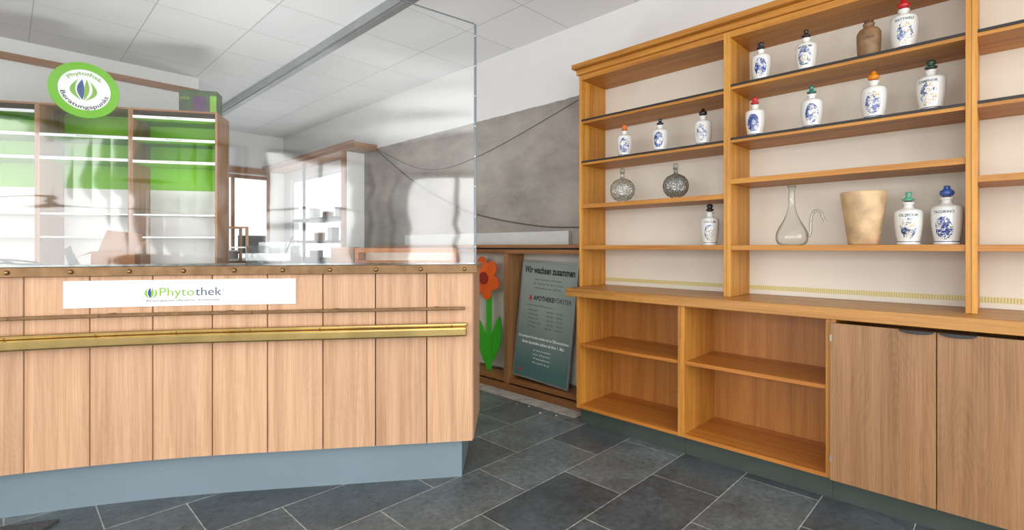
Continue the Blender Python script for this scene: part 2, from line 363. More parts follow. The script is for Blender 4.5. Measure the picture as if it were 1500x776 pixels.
# ---------------------------------------------------------------- display shelving (upper)
FX=2.85; BX=3.15
def display(ya,yb,shelves,label,dark):
    T=thing('display_shelf',label,'shelf',(3.0,(ya+yb)/2,.918),group='wall display shelf units')
    t=.018; z0=.918; z1=2.404
    mk('side_panel',boxg(FX,BX,ya,ya+t,z0,z1),OAKV,T,bevel=.001)
    mk('side_panel',boxg(FX,BX,yb-t,yb,z0,z1),OAKV,T,bevel=.001)
    mk('back_panel',boxg(BX+.001,BX+.015,ya,yb,z0,z1),CREAM,T)
    mk('top_panel',boxg(FX,BX,ya+t,yb-t,z1-.035,z1),OAKH,T)
    for i,z in enumerate(shelves):
        s=mk('shelf',boxg(FX+.006,BX,ya+t,yb-t,z-.028,z),OAKH,T,bevel=.001)
        if i in dark:
            mk('edge_strip',boxg(FX+.001,FX+.0055,ya+t,yb-t,z-.012,z),BLACK,s,label='black rubber strip')
    m=mk('measuring_strip',boxg(BX-.002,BX,ya+t+.003,yb-t-.003,.945,.970),TAPE,T,label='yellow graduated strip')
    return T
def tapem():
    m,nt,b=newmat('yellow_graduated_strip')
    tc=N(nt,'ShaderNodeTexCoord'); w=N(nt,'ShaderNodeTexWave',bands_direction='Y'); w.inputs['Scale'].default_value=30
    L(nt,tc.outputs['Object'],w.inputs['Vector']); cr=N(nt,'ShaderNodeValToRGB'); cr.color_ramp.elements[0].color=lin((190,176,112)); cr.color_ramp.elements[1].color=lin((218,206,150)); cr.color_ramp.elements[0].position=.2; cr.color_ramp.elements[1].position=.5
    L(nt,w.outputs['Color'],cr.inputs['Fac']); L(nt,cr.outputs[0],b.inputs['Base Color']); return m
TAPE=tapem()
display(1.1075,2.135,[1.208,1.497,1.80,2.092],'golden oak open shelf with cream back and white jars',(2,3))
display(.0955,1.1065,[1.208,1.578,1.808,2.106],'golden oak open shelf with many jars and a glass flask',(2,3))
display(-.92,.0945,[1.208,1.497,1.808,2.106],'golden oak open shelf with empty boards and cream back',(2,3))
mk('cornice',join([boxg(2.832,3.165,-.92,2.15,2.405,2.442),boxg(2.80,3.165,-.92,2.168,2.4425,2.476)]),OAKH,bevel=.006,label='stepped golden oak cornice on top of the wall shelves',cat='cornice')
mk('countertop',boxg(2.69,3.168,-.95,2.13,.862,.917),OAKTOP,bevel=.003,label='long golden oak worktop between base cabinets and shelves',cat='worktop')

# base cabinets
CX=2.72
def base(ya,yb,doors,label):
    T=thing('base_cabinet',label,'cabinet',(2.92,(ya+yb)/2,0),group='oak base cabinets along the wall')
    t=.02; zb=.112; zt=.861
    mk('side_panel',boxg(CX,3.13,ya,ya+t,zb,zt),CABV,T,bevel=.001)
    mk('side_panel',boxg(CX,3.13,yb-t,yb,zb,zt),CABV,T,bevel=.001)
    mk('back_panel',boxg(3.131,3.145,ya,yb,zb,zt),PLY,T)
    mk('bottom_panel',boxg(CX,3.13,ya+t,yb-t,zb,zb+.02),CABH,T)
    mk('plinth',boxg(2.77,2.79,ya,yb,0,zb-.001),PLINTHG,T,label='dark green plinth')
    if not doors:
        mk('shelf',boxg(CX+.01,3.13,ya+t,yb-t,.525,.545),CABH,T,bevel=.001)
    else:
        mk('shelf',boxg(CX+.03,3.13,ya+t,yb-t,.525,.545),CABH,T)
        ym=(ya+yb)/2
        for (a,b,hc) in ((ya+.001,ym-.0015,ym-.065),(ym+.0015,yb-.001,ym+.065)):
            d=mk('door',boxg(CX-.021,CX-.001,a,b,.114,.845),DOORW,T,bevel=.0015,label='brown oak veneer door')
            pts=[(hc+.058*math.cos(q),.846-.015*math.sin(q)) for q in [math.pi*i/14 for i in range(15)]]
            mk('handle',poly_extrude(pts,lambda p,q,xx:(xx,p,q),CX-.034,CX-.0215),DARKSTEEL,d,label='curved dark metal lip pull',bevel=.002)
            for zz in (.2,.76):
                yy=b if b>ym+.05 else a
                s=1 if b>ym+.05 else -1
                mk('hinge',boxg(CX-.0225,CX-.0212,min(yy,yy-s*.007),max(yy,yy-s*.007),zz,zz+.03),STEEL,d,label='small steel hinge plate')
    return T
CABV=wood('cabinet_oak_side',(212,150,66),(168,106,40),'z',rough=.3); CABH=wood('cabinet_oak_board',(196,126,52),(152,88,32),'y',rough=0.3)
base(1.3155,2.06,False,'open oak base cabinet with one inner board')
base(.5775,1.3145,False,'wider open oak base cabinet with one inner board')
base(-.185,.5765,True,'oak base cabinet with two closed brown doors')
base(-.95,-.186,True,'oak base cabinet with two closed brown doors')

# ---------------------------------------------------------------- jars
def ceramic(name,blue,den=0.5):
    m,nt,b=newmat(name)
    tc=N(nt,'ShaderNodeTexCoord'); sp=N(nt,'ShaderNodeSeparateXYZ'); L(nt,tc.outputs['Object'],sp.inputs[0]); oi=N(nt,'ShaderNodeObjectInfo')
    w=N(nt,'ShaderNodeMath',operation='MULTIPLY'); w.inputs[1].default_value=40; L(nt,oi.outputs['Random'],w.inputs[0])
    n=N(nt,'ShaderNodeTexNoise',noise_dimensions='4D'); n.inputs['Scale'].default_value=34; n.inputs['Detail'].default_value=2; n.inputs['Distortion'].default_value=.5
    L(nt,tc.outputs['Object'],n.inputs['Vector']); L(nt,w.outputs[0],n.inputs['W'])
    nf=N(nt,'ShaderNodeTexNoise',noise_dimensions='4D'); nf.inputs['Scale'].default_value=150; nf.inputs['Detail'].default_value=3; nf.inputs['Distortion'].default_value=1.5
    L(nt,tc.outputs['Object'],nf.inputs['Vector']); L(nt,w.outputs[0],nf.inputs['W'])
    def M(op,a,v=None,c=None):
        q=N(nt,'ShaderNodeMath',operation=op)
        L(nt,a,q.inputs[0])
        if v is not None:
            if hasattr(v,'links'): L(nt,v,q.inputs[1])
            else: q.inputs[1].default_value=v
        if c is not None: q.inputs[2].default_value=c
        return q.outputs[0]
    x2=M('POWER',M('ABSOLUTE',M('DIVIDE',sp.outputs['X'],.030)),2.0)
    z2=M('POWER',M('ABSOLUTE',M('DIVIDE',M('SUBTRACT',sp.outputs['Z'],.075),.050)),2.0)
    e=M('LESS_THAN',M('ADD',M('ADD',x2,z2),M('MULTIPLY',n.outputs['Fac'],1.4)),1.7)
    fr=M('LESS_THAN',sp.outputs['Y'],0.0)
    comb=M('ADD',M('MULTIPLY',n.outputs['Fac'],.45),M('MULTIPLY',nf.outputs['Fac'],.55))
    th=M('GREATER_THAN',comb,den)
    mask=M('MULTIPLY',M('MULTIPLY',e,fr),th)
    ring=M('LESS_THAN',M('ABSOLUTE',M('SUBTRACT',sp.outputs['Z'],.014)),.0018)
    mask=M('MAXIMUM',mask,ring)
    wash=N(nt,'ShaderNodeMixRGB'); wash.inputs[1].default_value=lin((222,222,217)); wash.inputs[2].default_value=lin((160,176,212)); L(nt,M('MULTIPLY',M('MULTIPLY',e,fr),M('GREATER_THAN',n.outputs['Fac'],.5)),wash.inputs[0])
    och=N(nt,'ShaderNodeMixRGB'); L(nt,M('MULTIPLY',M('MULTIPLY',e,fr),M('GREATER_THAN',M('SUBTRACT',nf.outputs['Fac'],M('MULTIPLY',n.outputs['Fac'],.3)),.42)),och.inputs[0]); L(nt,wash.outputs[0],och.inputs[1]); och.inputs[2].default_value=lin((196,158,92))
    cr=N(nt,'ShaderNodeMixRGB'); L(nt,och.outputs[0],cr.inputs[1]); cr.inputs[2].default_value=lin(blue)
    L(nt,mask,cr.inputs[0]); L(nt,cr.outputs[0],b.inputs['Base Color']); b.inputs['Roughness'].default_value=0.18; b.inputs['Coat Weight'].default_value=.4
    return m
CER=ceramic('glazed_ceramic_blue_painting',(38,58,128),.475)
CERK=ceramic('glazed_ceramic_ink_painting',(52,56,74),.53)
jar_prof=[(0,0),(.040,0),(.042,.004),(.039,.012),(.040,.022),(.044,.045),(.048,.08),(.0497,.115),(.0497,.140),(.0475,.150),(.041,.156),(.025,.161),(.0175,.168),(.0165,.178),(.021,.182),(.0215,.188),(.019,.191),(0,.191)]
stop_prof=[(0,.1915),(.013,.1915),(.014,.196),(.021,.199),(.022,.204),(.016,.209),(.011,.213),(.016,.218),(.018,.224),(.015,.231),(.008,.236),(0,.238)]
cork_prof=[(0,.1912),(.0135,.1912),(.0145,.198),(.0145,.1985),(0,.1985)]
stop_b=[(0,.1915),(.013,.1915),(.014,.196),(.0215,.199),(.0215,.205),(.010,.211),(.009,.222),(.0125,.229),(.010,.236),(0,.238)]
stop_c=[(0,.1915),(.013,.1915),(.014,.196),(.020,.199),(.0235,.207),(.021,.217),(.013,.222),(.010,.228),(.011,.233),(.007,.238),(0,.238)]
STC={}
def stopm(c):
    if c not in STC: STC[c]=pmat('stopper_glaze_%d'%len(STC),c,.25,var=.15,scale=40,coat=.4)
    return STC[c]
CORK=pmat('dark_cork',(96,66,44),.8,var=.3,scale=60)
def face(x,y): 
    d=Vector((-x,-y)).normalized(); return math.atan2(d.x,-d.y)
JN=[0]
def jar(x,y,z,h,w,sc,label,mat=CER,txt=None,grp='painted ceramic apothecary jars'):
    kz=h/.238; kx=w/.099
    T=thing('apothecary_jar',label,'jar',wloc=(x,y,z+.0005),R=face(x,y)+random.uniform(-.25,.25),group=grp)
    f=lambda pr:[(r*kx,q*kz) for r,q in pr]
    sp_=(stop_prof,stop_b,stop_c)[JN[0]%3]; JN[0]+=1
    mk('body',lathe(f(jar_prof),40),mat,T,smooth=True,origin=(0,0,0))
    mk('cork',lathe(f([(r*.9,q) for r,q in cork_prof]),20),CORK,T,smooth=True)
    mk('stopper',lathe(f([(r,q) for r,q in sp_ if q>.195 or r==0]),24),stopm(sc),T,smooth=True,label='glazed knob stopper')
    if txt:
        rr=.0475*kx
        zz=.126*kz
        mk('lettering',text_geo(txt,lambda a,b:(rr*1.06*math.sin(a/rr),-rr*1.06*math.cos(a/rr),zz+b),width=.064*kx,height=.012,align='CENTER',weight=.02),TXD,T,label='dark painted lettering')
    return T
JX=2.94
jar(JX,.956,2.106,.225,.098,(24,28,48),'white ceramic jar with blue painting and navy stopper')
jar(JX,.734,2.106,.225,.098,(30,30,36),'white ceramic jar with pale painting and black stopper',CERK,'ANISUM')
jar(JX,.330,2.106,.245,.108,(196,34,40),'white ceramic jar with ink lettering and red stopper',CERK,'RATTWELF')
jar(JX,.988,1.808,.225,.098,(190,40,44),'white ceramic jar with blue flowers and red stopper')
jar(JX,.709,1.808,.225,.100,(28,112,96),'white ceramic jar with blue painting and teal stopper')
jar(JX,.445,1.808,.235,.104,(226,132,30),'white ceramic jar with blue figure and orange stopper')
jar(JX,.2326,1.808,.235,.106,(34,62,50),'white ceramic jar with ink lettering and dark green stopper',CERK,'CAMPHOR')
jar(JX,.313,1.208,.245,.108,(84,160,132),'white ceramic jar with ink lettering and mint stopper',CERK,'OL:JECOR')
jar(JX,.178,1.208,.262,.112,(52,88,160),'white ceramic jar with blue ship painting and blue stopper',CER,'TACORINO')
jar(JX,1.824,1.80,.222,.098,(222,110,40),'white ceramic jar with blue painting and orange stopper')
jar(JX,1.563,1.80,.216,.100,(22,28,56),'white ceramic jar with blue painting and navy stopper')
jar(JX,1.283,1.80,.225,.102,(30,26,30),'white ceramic jar with ink painting and black stopper',CERK)
jar(JX,1.242,1.208,.245,.102,(26,22,26),'white ceramic jar with ink band and black stopper',CERK,'TALCUM')
ST=pmat('brown_stoneware',(128,98,66),.5,var=.3,scale=25)
T=thing('stoneware_jar','small brown stoneware jar with cork stopper on the shelf','jar',wloc=(JX,.464,2.1065),R=face(JX,.464))
mk('body',lathe([(0,0),(.04,0),(.044,.006),(.048,.05),(.05,.10),(.049,.125),(.04,.142),(.025,.152),(.021,.16),(.024,.166),(.024,.172),(0,.172)],36),ST,T,smooth=True,origin=(0,0,0))
mk('cork',lathe([(0,.1722),(.018,.1722),(.02,.186),(0,.19)],20),CORK,T,smooth=True)
mk('lettering',text_geo('CRET:',lambda a,b:(.0505*math.sin(a/.05),-.0505*math.cos(a/.05),.085+b),width=.045,height=.014,align='CENTER'),TXK,T)
def roundbottle(y,z,mat,k,label):
    T=thing('round_bottle',label,'bottle',wloc=(JX,y,z+.0005),R=face(JX,y))
    pr=[(0,0),(.032,0),(.034,.004),(.03,.01),(.055,.022),(.076,.05),(.083,.085),(.077,.118),(.055,.146),(.026,.160),(.0135,.166),(.0125,.195),(.018,.198),(.018,.203),(.0125,.205)]
    b=mk('body',lathe([(r*k,q*k) for r,q in pr],44,sy=.62),mat,T,smooth=True,origin=(0,0,0))
    mk('medallion',tube([(.045*k*math.cos(a),-.043*k,.085*k+.045*k*math.sin(a)) for a in [2*math.pi*i/24 for i in range(25)]],.0035*k,6,smooth=False),SPG,T,smooth=True,label='moulded glass ring')
    mk('stopper',lathe([(0,.196*k),(.010*k,.196*k),(.011*k,.206*k),(.016*k,.212*k),(.017*k,.222*k),(.010*k,.232*k),(0,.235*k)],24),SPG,T,smooth=True,label='glass ball stopper')
roundbottle(1.840,1.497,CUTG,1.0,'round patterned clear glass bottle with moulded medallion and stopper')
roundbottle(1.457,1.497,GREYGLASS,.95,'round patterned smoky glass bottle with narrow neck')
T=thing('glass_flask','clear glass flask with long neck and curved side spout','flask',wloc=(JX,.802,1.2085),R=face(JX,.802))
mk('body',lathe([(.052,.0),(.066,.006),(.075,.024),(.077,.045),(.072,.072),(.058,.100),(.040,.132),(.024,.170),(.016,.21),(.014,.295),(.020,.312)],44),GLASS,T,smooth=True,origin=(0,0,0))
mk('lip',tube([(.019*math.cos(a),.019*math.sin(a),.312) for a in [2*math.pi*i/24 for i in range(25)]],.0022,6,smooth=False),SPG,T,smooth=True)
mk('spout',tube([(.076,0,.04),(.086,0,.07),(.086,0,.11),(.090,0,.15),(.107,0,.178),(.130,0,.172),(.142,0,.14),(.150,0,.12)],.007,10),SPG,T,smooth=True)
POT=pmat('weathered_beige_ceramic',(198,166,126),.5,var=.28,scale=14,bump=.04)
mk('ceramic_pot',lathe([(0,0),(.058,0),(.063,.005),(.071,.06),(.081,.14),(.090,.20),(.0945,.235),(.097,.249),(.0955,.256),(.090,.256),(.085,.245),(.08,.2),(.058,.02),(0,.015)],48,c=(JX,.486,1.2085)),POT,smooth=True,label='tapered beige mottled ceramic pot on the shelf',cat='pot')

# ---------------------------------------------------------------- service counter (curved)
def Dc(r):
    d=2.59+.15*r
    if r<-1.3: d-=.112*(r+1.3)**2
    return d
def band(o0,o1,z0,z1,r0,r1,n=24,f=None,zt=None):
    f=f or Dc
    V=[];F=[]
    for i in range(n+1):
        r=r0+(r1-r0)*i/n; d=f(r); zz=zt(r) if zt else z1
        V+=[(r,d+o0,z0),(r,d+o1,z0),(r,d+o1,zz),(r,d+o0,zz)]
    for i in range(n):
        a=i*4;b=a+4
        for j in range(4):
            k=(j+1)%4
            F.append((a+j,b+j,b+k,a+k))
    F.append((0,1,2,3)); F.append((n*4+3,n*4+2,n*4+1,n*4))
    return V,F
def button(r,o,z,pr,n=10):
    g=lathe(pr,n); return [(r+x,Dc(r)+o+z2,z+y2) for x,y2,z2 in g[0]],g[1]
CT=thing('service_counter','curved pharmacy counter clad in pale oak planks with brass rails','counter',(-1.4,2.6,0),R=A0)
RL=-3.0
mk('body',band(.022,.5,.207,1.069,RL,-.205),pmat('dark_counter_carcass',(70,50,36),.7),CT,label='dark wooden carcass behind the planks')
seams=[-.199,-.431,-.680,-.928,-1.181,-1.424,-1.671,-1.911,-2.14,-2.37,-2.59,-2.80,-3.0]
gs=[];tones=[]
for a,b in zip(seams,seams[1:]):
    g=band(0,.02,.207,1.069,b+.003,a-.003,4)
    t=random.uniform(-.07,.06); gs.append(g); tones+= [t]*len(g[1])
mk('plank_cladding',join(gs),PALE,CT,tone=tones,label='vertical pale oak planks')
mk('end_panel',boxg(-.2045,-.199,Dc(-.2)+.021,Dc(-.2)+.5,.207,1.069),PALE,CT)
mk('plinth',band(.06,.46,0,.206,RL,-.262),PLINTHB,CT,label='blue grey painted plinth')
mk('counter_top',band(-.015,.56,1.07,1.104,RL,-.185),CTOP,CT)
tr=mk('edge_trim',band(-.027,-.0155,1.066,1.108,RL,-.178),BRONZE,CT,bevel=.002,label='studded bronze edge trim')
SPR=[(0,-.006),(.006,-.005),(.0105,0),(.006,.004),(0,.005)]
for i in range(13):
    mk('stud',button(-.24-.215*i,-.03,1.087,SPR,12),STUD,tr,smooth=True)
r1=mk('rail',band(-.045,-.03,.881,.897,RL,-.236),BRONZE,CT,bevel=.003,label='thin dark bronze rail')
r2=mk('rail',join([band(-.072,-.045,.752,.798,RL,-.226),band(-.060,-.030,.799,.818,RL,-.222)]),BRASS,CT,bevel=.009,label='wide worn brass bumper rail')
for i in range(6):
    r=-.38-.48*i
    mk('bracket',boxg(r-.01,r+.01,Dc(r)-.03,Dc(r)-.0005,.881,.897),BRONZE,r1)
    mk('bracket',boxg(r-.015,r+.015,Dc(r)-.045,Dc(r)-.0005,.76,.798),BRASS,r2)
for i in range(9):
    r=-.30-.31*i
    for rr,zz,oo in ((r1,.889,-.0465),(r2,.808,-.061)):
        mk('screw',button(r,oo,zz,[(0,-.002),(.003,-.0015),(.004,.001),(0,.0015)]),STUD,rr,smooth=True)

SG=thing('counter_sign','long white sign with green leaf logo on the counter front','sign',(-1.52,Dc(-1.52)-.006,.985),R=A0)
mk('board',band(-.008,-.001,.923,1.045,-2.0,-1.05,20),WHITE,SG)
def onsign(r0,z0): return lambda a,b:(r0+a,Dc(r0+a)-.0092,z0+b)
mk('lettering',text_geo('Phyto',onsign(-1.638,.970),width=.142,height=.040),TXG,SG,label='light green lettering')
mk('lettering',text_geo('thek',onsign(-1.491,.970),width=.112,height=.040),TXD,SG,label='dark slate blue lettering')
mk('lettering',text_geo('°',onsign(-1.376,.978),width=.008),TXD,SG)
mk('lettering',text_geo('Beratungspunkt pflanzlicher Arzneimittel',onsign(-1.69,.945),width=.30,height=.009),TXK,SG,label='tiny dark caption')
def leaf(x0,y0,x1,y1,bul,n=10,inner=.35):
    a=Vector((x0,y0));b=Vector((x1,y1));d=b-a;nn=Vector((-d.y,d.x))
    o=[]
    for i in range(n+1):
        t=i/n; o.append(a+d*t+nn*bul*math.sin(math.pi*t))
    for i in range(n-1,0,-1):
        t=i/n; o.append(a+d*t-nn*bul*inner*math.sin(math.pi*t))
    return [(p.x,p.y) for p in o]
def leaflogo(fn,k,par):
    for pts,mt in ((leaf(-.12,-1,-.35,.9,.36,inner=-.45),TXG),(leaf(-.04,-.95,-.06,.95,.20,inner=.35),TXB),(leaf(.06,-1,.26,1.0,-.14,inner=.30),TXG),(leaf(.14,-1,.5,.85,-.36,inner=-.5),TXG)):
        mk('emblem',([fn(a*k,b*k) for a,b in pts],[tuple(range(len(pts)))]),mt,par,label='leaf emblem')
leaflogo(lambda a,b:(-1.674+a,Dc(-1.67+a)-.0092,.985+b),.027,SG)

# acrylic screen
SC=thing('acrylic_screen','tall clear acrylic hygiene screen standing on the counter','screen',(-1.4,2.55,1.104),R=A0)
ztop=lambda r:2.347+.26*(-.19-r) if r>-1.6 else 2.347+.26*1.41
mk('pane',band(.02,.025,1.109,2.5,-2.95,-.196,40,zt=ztop),ACRYL,SC,smooth=False)
mk('edge_strip',band(.014,.031,1.1085,2.347,-.1955,-.184,1),EDGE,SC,label='grey metal edge strip with rivets')
g=band(.0195,.0255,0,1,-2.95,-.196,40)
g=([(v[0],v[1],ztop(v[0])+(.0055 if i%4>1 else .0005)) for i,v in enumerate(g[0])],g[1])
mk('top_edge',g,EDGE,SC,label='polished top edge')
mk('base_channel',join([band(.008,.018,1.1045,1.118,-2.95,-.19,40),band(.027,.037,1.1045,1.118,-2.95,-.19,40),band(.008,.037,1.1045,1.1085,-2.95,-.19,40)]),glassmat('clear_channel',(.85,.88,.88),.06,.1),SC)
for i in range(8):
    mk('rivet',button(-.19,.012,1.2+.155*i,[(0,-.002),(.003,-.0015),(.004,.002),(0,.002)],8),WHITE,SC,smooth=True)

# ---------------------------------------------------------------- things on the counter
TZ=1.1045
bx=(-1.98,2.50)
def rotg(g,c,a):
    ca,sa=math.cos(a),math.sin(a); return ([(c[0]+(x-c[0])*ca-(y-c[1])*sa,c[1]+(x-c[0])*sa+(y-c[1])*ca,z) for x,y,z in g[0]],g[1])
CB=thing('cardboard_box','open brown cardboard box with raised flaps','box',(bx[0],bx[1],TZ),R=A0)
x,y=bx;w=.085;d=.07;t=.003
mk('body',rotg(join([boxg(x-w,x+w,y-d,y-d+t,TZ,TZ+.07),boxg(x-w,x+w,y+d-t,y+d,TZ,TZ+.07),boxg(x-w,x-w+t,y-d+t,y+d-t,TZ,TZ+.07),boxg(x+w-t,x+w,y-d+t,y+d-t,TZ,TZ+.07),boxg(x-w+t,x+w-t,y-d+t,y+d-t,TZ,TZ+t)]),bx,.5),CARD,CB)
def quad(p,th=.003):
    P=[Vector(q) for q in p]; n=(P[1]-P[0]).cross(P[2]-P[0]).normalized()*th
    return [tuple(q) for q in P]+[tuple(q+n) for q in P],[(0,1,2,3),(7,6,5,4),(0,4,5,1),(1,5,6,2),(2,6,7,3),(3,7,4,0)]
mk('flap',rotg(quad([(x-w,y+d,TZ+.07),(x+w,y+d,TZ+.07),(x+w+.01,y+d+.03,TZ+.16),(x-w+.03,y+d+.03,TZ+.18)]),bx,.5),CARD,CB)
mk('flap',rotg(quad([(x-w,y-d,TZ+.07),(x-w,y+d,TZ+.07),(x-w-.06,y+d-.02,TZ+.05),(x-w-.06,y-d+.02,TZ+.04)]),bx,.5),CARDL,CB)
mk('flap',rotg(quad([(x+w,y-d,TZ+.07),(x+w,y+d,TZ+.07),(x+w+.03,y+d,TZ+.13),(x+w+.03,y-d,TZ+.12)]),bx,.5),CARDL,CB)
sh=-.14
mk('folded_sleeve',join([quad([(-2.0+sh,2.42,TZ),(-1.93+sh,2.38,TZ),(-1.97+sh,2.39,TZ+.10),(-2.04+sh,2.43,TZ+.08)]),quad([(-2.0+sh,2.423,TZ),(-2.02+sh,2.50,TZ),(-2.06+sh,2.505,TZ+.06),(-2.04+sh,2.433,TZ+.08)])]),pmat('dark_plastic_sleeve',(44,46,50),.4),R=A0,label='small dark folded plastic sleeve',cat='sleeve')
mk('coiled_cable',tube([(-2.60,2.36,TZ+.006),(-2.47,2.29,TZ+.02),(-2.35,2.30,TZ+.035),(-2.27,2.38,TZ+.02),(-2.37,2.46,TZ+.008),(-2.5,2.40,TZ+.02),(-2.41,2.30,TZ+.045),(-2.28,2.32,TZ+.012),(-2.24,2.40,TZ+.006)],.005,8),BCABLE,R=A0,smooth=True,label='black coiled cable lying on the counter',cat='cable')
DR=thing('wooden_tray','shallow orange-brown wooden tray lying on the counter','tray',(-.6,2.86,TZ),R=A0)
x0,x1,y0,y1=-.875,-.31,2.78,2.96
DW=wood('tray_wood',(190,124,66),(150,88,42),'x')
mk('front',join([boxg(x0,x1,y0,y0+.014,TZ,TZ+.018),boxg(x0,x1,y0,y0+.014,TZ+.062,TZ+.088),boxg(x0,x0+.02,y0,y0+.014,TZ+.018,TZ+.062),boxg(x1-.02,x1,y0,y0+.014,TZ+.018,TZ+.062)]),DW,DR,bevel=.001)
mk('side',boxg(x0,x0+.012,y0+.0145,y1,TZ,TZ+.08),DW,DR); mk('side',boxg(x1-.012,x1,y0+.0145,y1,TZ,TZ+.08),DW,DR)
mk('back',boxg(x0+.012,x1-.012,y1-.012,y1,TZ,TZ+.07),pmat('pale_drawer_back',(228,212,194),.6),DR); mk('bottom',boxg(x0+.012,x1-.012,y0+.0145,y1-.012,TZ,TZ+.008),DW,DR)
DR=thing('wooden_block','dark brown wooden frame piece beside the tray','wood piece',(-.97,2.9,TZ),R=A0)
mk('body',join([boxg(-1.03,-.90,2.84,2.86,TZ,TZ+.085),boxg(-1.03,-1.01,2.861,2.96,TZ,TZ+.085),boxg(-1.03,-.90,2.84,2.96,TZ+.086,TZ+.092)]),BROWNX,DR)
OG=thing('desk_organiser','clear plastic desk organiser holding small silver items','organiser',(-1.30,2.72,TZ),R=A0)
mk('tray',join([boxg(-1.42,-1.18,2.66,2.664,TZ,TZ+.06),boxg(-1.42,-1.18,2.80,2.804,TZ,TZ+.12),boxg(-1.42,-1.416,2.664,2.80,TZ,TZ+.1),boxg(-1.184,-1.18,2.664,2.80,TZ,TZ+.1),boxg(-1.30,-1.296,2.664,2.80,TZ,TZ+.09),boxg(-1.416,-1.184,2.664,2.80,TZ,TZ+.003)]),SPG,OG)
mk('roll',lathe([(0,0),(.03,0),(.03,.05),(.012,.05),(.012,.02),(0,.02)],24,c=(-1.36,2.73,TZ+.0035)),STEEL,OG,smooth=False)
mk('pen',tube([(-1.25,2.70,TZ+.004),(-1.21,2.76,TZ+.15)],.004,8,smooth=False),BCABLE,OG)
mk('pen',tube([(-1.23,2.69,TZ+.004),(-1.25,2.77,TZ+.14)],.004,8,smooth=False),STEEL,OG)
CR2=thing('card_reader','small black card reader standing on the counter','card reader',(-1.08,2.74,TZ),R=A0)
mk('body',boxg(-1.12,-1.04,2.70,2.80,TZ,TZ+.035),BCABLE,CR2,bevel=.004); mk('display',boxg(-1.115,-1.045,2.755,2.765,TZ+.0355,TZ+.075),DARKSTEEL,CR2)

# ---------------------------------------------------------------- green backed shelving behind counter
RG=math.radians(-45.5)+math.atan(.24)
V0,V1=4.55,4.86
def greenbay(ua,ub,zs,label,txtrows):
    T=thing('product_shelf',label,'shelf',((ua+ub)/2,4.7,0),R=RG,group='green backed product shelves')
    t=.016
    mk('side_panel',boxg(ua,ua+t,V0,V1,0,2.30),BROWNV,T,bevel=.001)
    mk('side_panel',boxg(ub-t,ub,V0,V1,0,2.30),BROWNV,T,bevel=.001)
    mk('back_panel',boxg(ua+t,ub-t,V1-.012,V1-.002,1.68,2.285),LIME,T,label='bright lime green back panel')
    mk('back_panel',boxg(ua+t,ub-t,V1-.012,V1-.002,0.1,1.6795),OFFW,T,label='white back panel')
    mk('top_panel',boxg(ua+t,ub-t,V0,V1-.012,2.286,2.30),BROWNX,T)
    for i,z in enumerate(zs):
        s=mk('shelf',boxg(ua+t,ub-t,V0+.01,V1-.013,z-.012,z),OFFW if z<1.7 else LIME,T)
        if z>1.7:
            mk('price_rail',boxg(ua+t,ub-t,V0-.004,V0+.0095,z-.014,z+.008),WHITE,s,label='white price rail')
            um=(ua+ub)/2
            mk('lettering',text_geo('Phytothek',lambda a,b:(um-.055+a,V0-.0045,z-.010+b),width=.11,height=.014),TXG,s,label='small green lettering')
        else:
            mk('front_edge',boxg(ua+t,ub-t,V0+.006,V0+.0095,z-.012,z),WHITE,s,label='thin white shelf edge')
    return T
greenbay(-2.013,-1.395,[.35,.7,1.05,1.28,1.46,1.88,2.06,2.235],'tall shelf with lime green back and white boards',1)
greenbay(-2.632,-2.014,[.35,.7,1.05,1.28,1.46,1.885,2.062],'tall shelf with lime green back and two price rails',1)
greenbay(-3.251,-2.633,[.35,.7,1.05,1.28,1.46,1.885,2.062,2.235],'tall shelf with lime green back beside the others',1)
greenbay(-3.87,-3.252,[.35,.7,1.05,1.28,1.46,1.885,2.062],'tall shelf with lime green back at the end',1)
BXG=thing('product_box','dark green and purple carton with lime stripe on the shelf','box',(-1.56,4.66,2.3005),R=RG)
mk('carton',boxg(-1.70,-1.42,4.62,4.76,2.3005,2.49),pmat('dark_green_carton',(58,78,40),.4,var=.4,scale=14),BXG,bevel=.002)
mk('label_panel',boxg(-1.59,-1.50,4.6175,4.6195,2.31,2.44),pmat('purple_print',(84,44,92),.4,var=.35,scale=22),BXG)
mk('label_panel',boxg(-1.47,-1.422,4.6175,4.6195,2.31,2.45),TXG,BXG)
mk('lettering',text_geo('IVER',lambda a,b:(-1.69+a,4.6185,2.41+b),width=.07,height=.022),TXG,BXG)
cu,cv,cz=-2.255,4.42,2.38
w=Matrix.Rotation(RG,3,'Z')@Vector((cu,cv,cz))
RS=thing('round_sign','round lime green sign with white centre and leaf emblem','sign',wloc=w,R=face(w.x,w.y))
def ycyl(r,y0,y1,n=56,ri=0):
    g=lathe([(0,y0),(r,y0),(r,y1),(0,y1)] if ri==0 else [(ri,y0),(r,y0),(r,y1),(ri,y1),(ri,y0)],n)
    return [(x,z,y) for x,y,z in g[0]],g[1]
mk('disc',ycyl(.208,0,.03),LIMEB,RS,bevel=.003)
mk('face',ycyl(.152,-.003,-.0005),WHITE,RS)
mk('lettering',text_geo('Phytothek',lambda a,b:((.111+b)*math.sin(a/.121),-.0048,(.111+b)*math.cos(a/.121)),width=.22,height=.028,align='CENTER',weight=.010),TXG,RS)
mk('lettering',text_geo('Beratungspunkt',lambda a,b:((.142-b)*math.sin(a/.128),-.0048,-(.142-b)*math.cos(a/.128)),width=.35,height=.028,align='CENTER',weight=.010),TXK,RS)
leaflogo(lambda a,b:(a-.01,-.0048,b),.082,RS)
mk('bracket',boxg(-.02,.02,.031,.105,-.13,-.10),DARKSTEEL,RS)

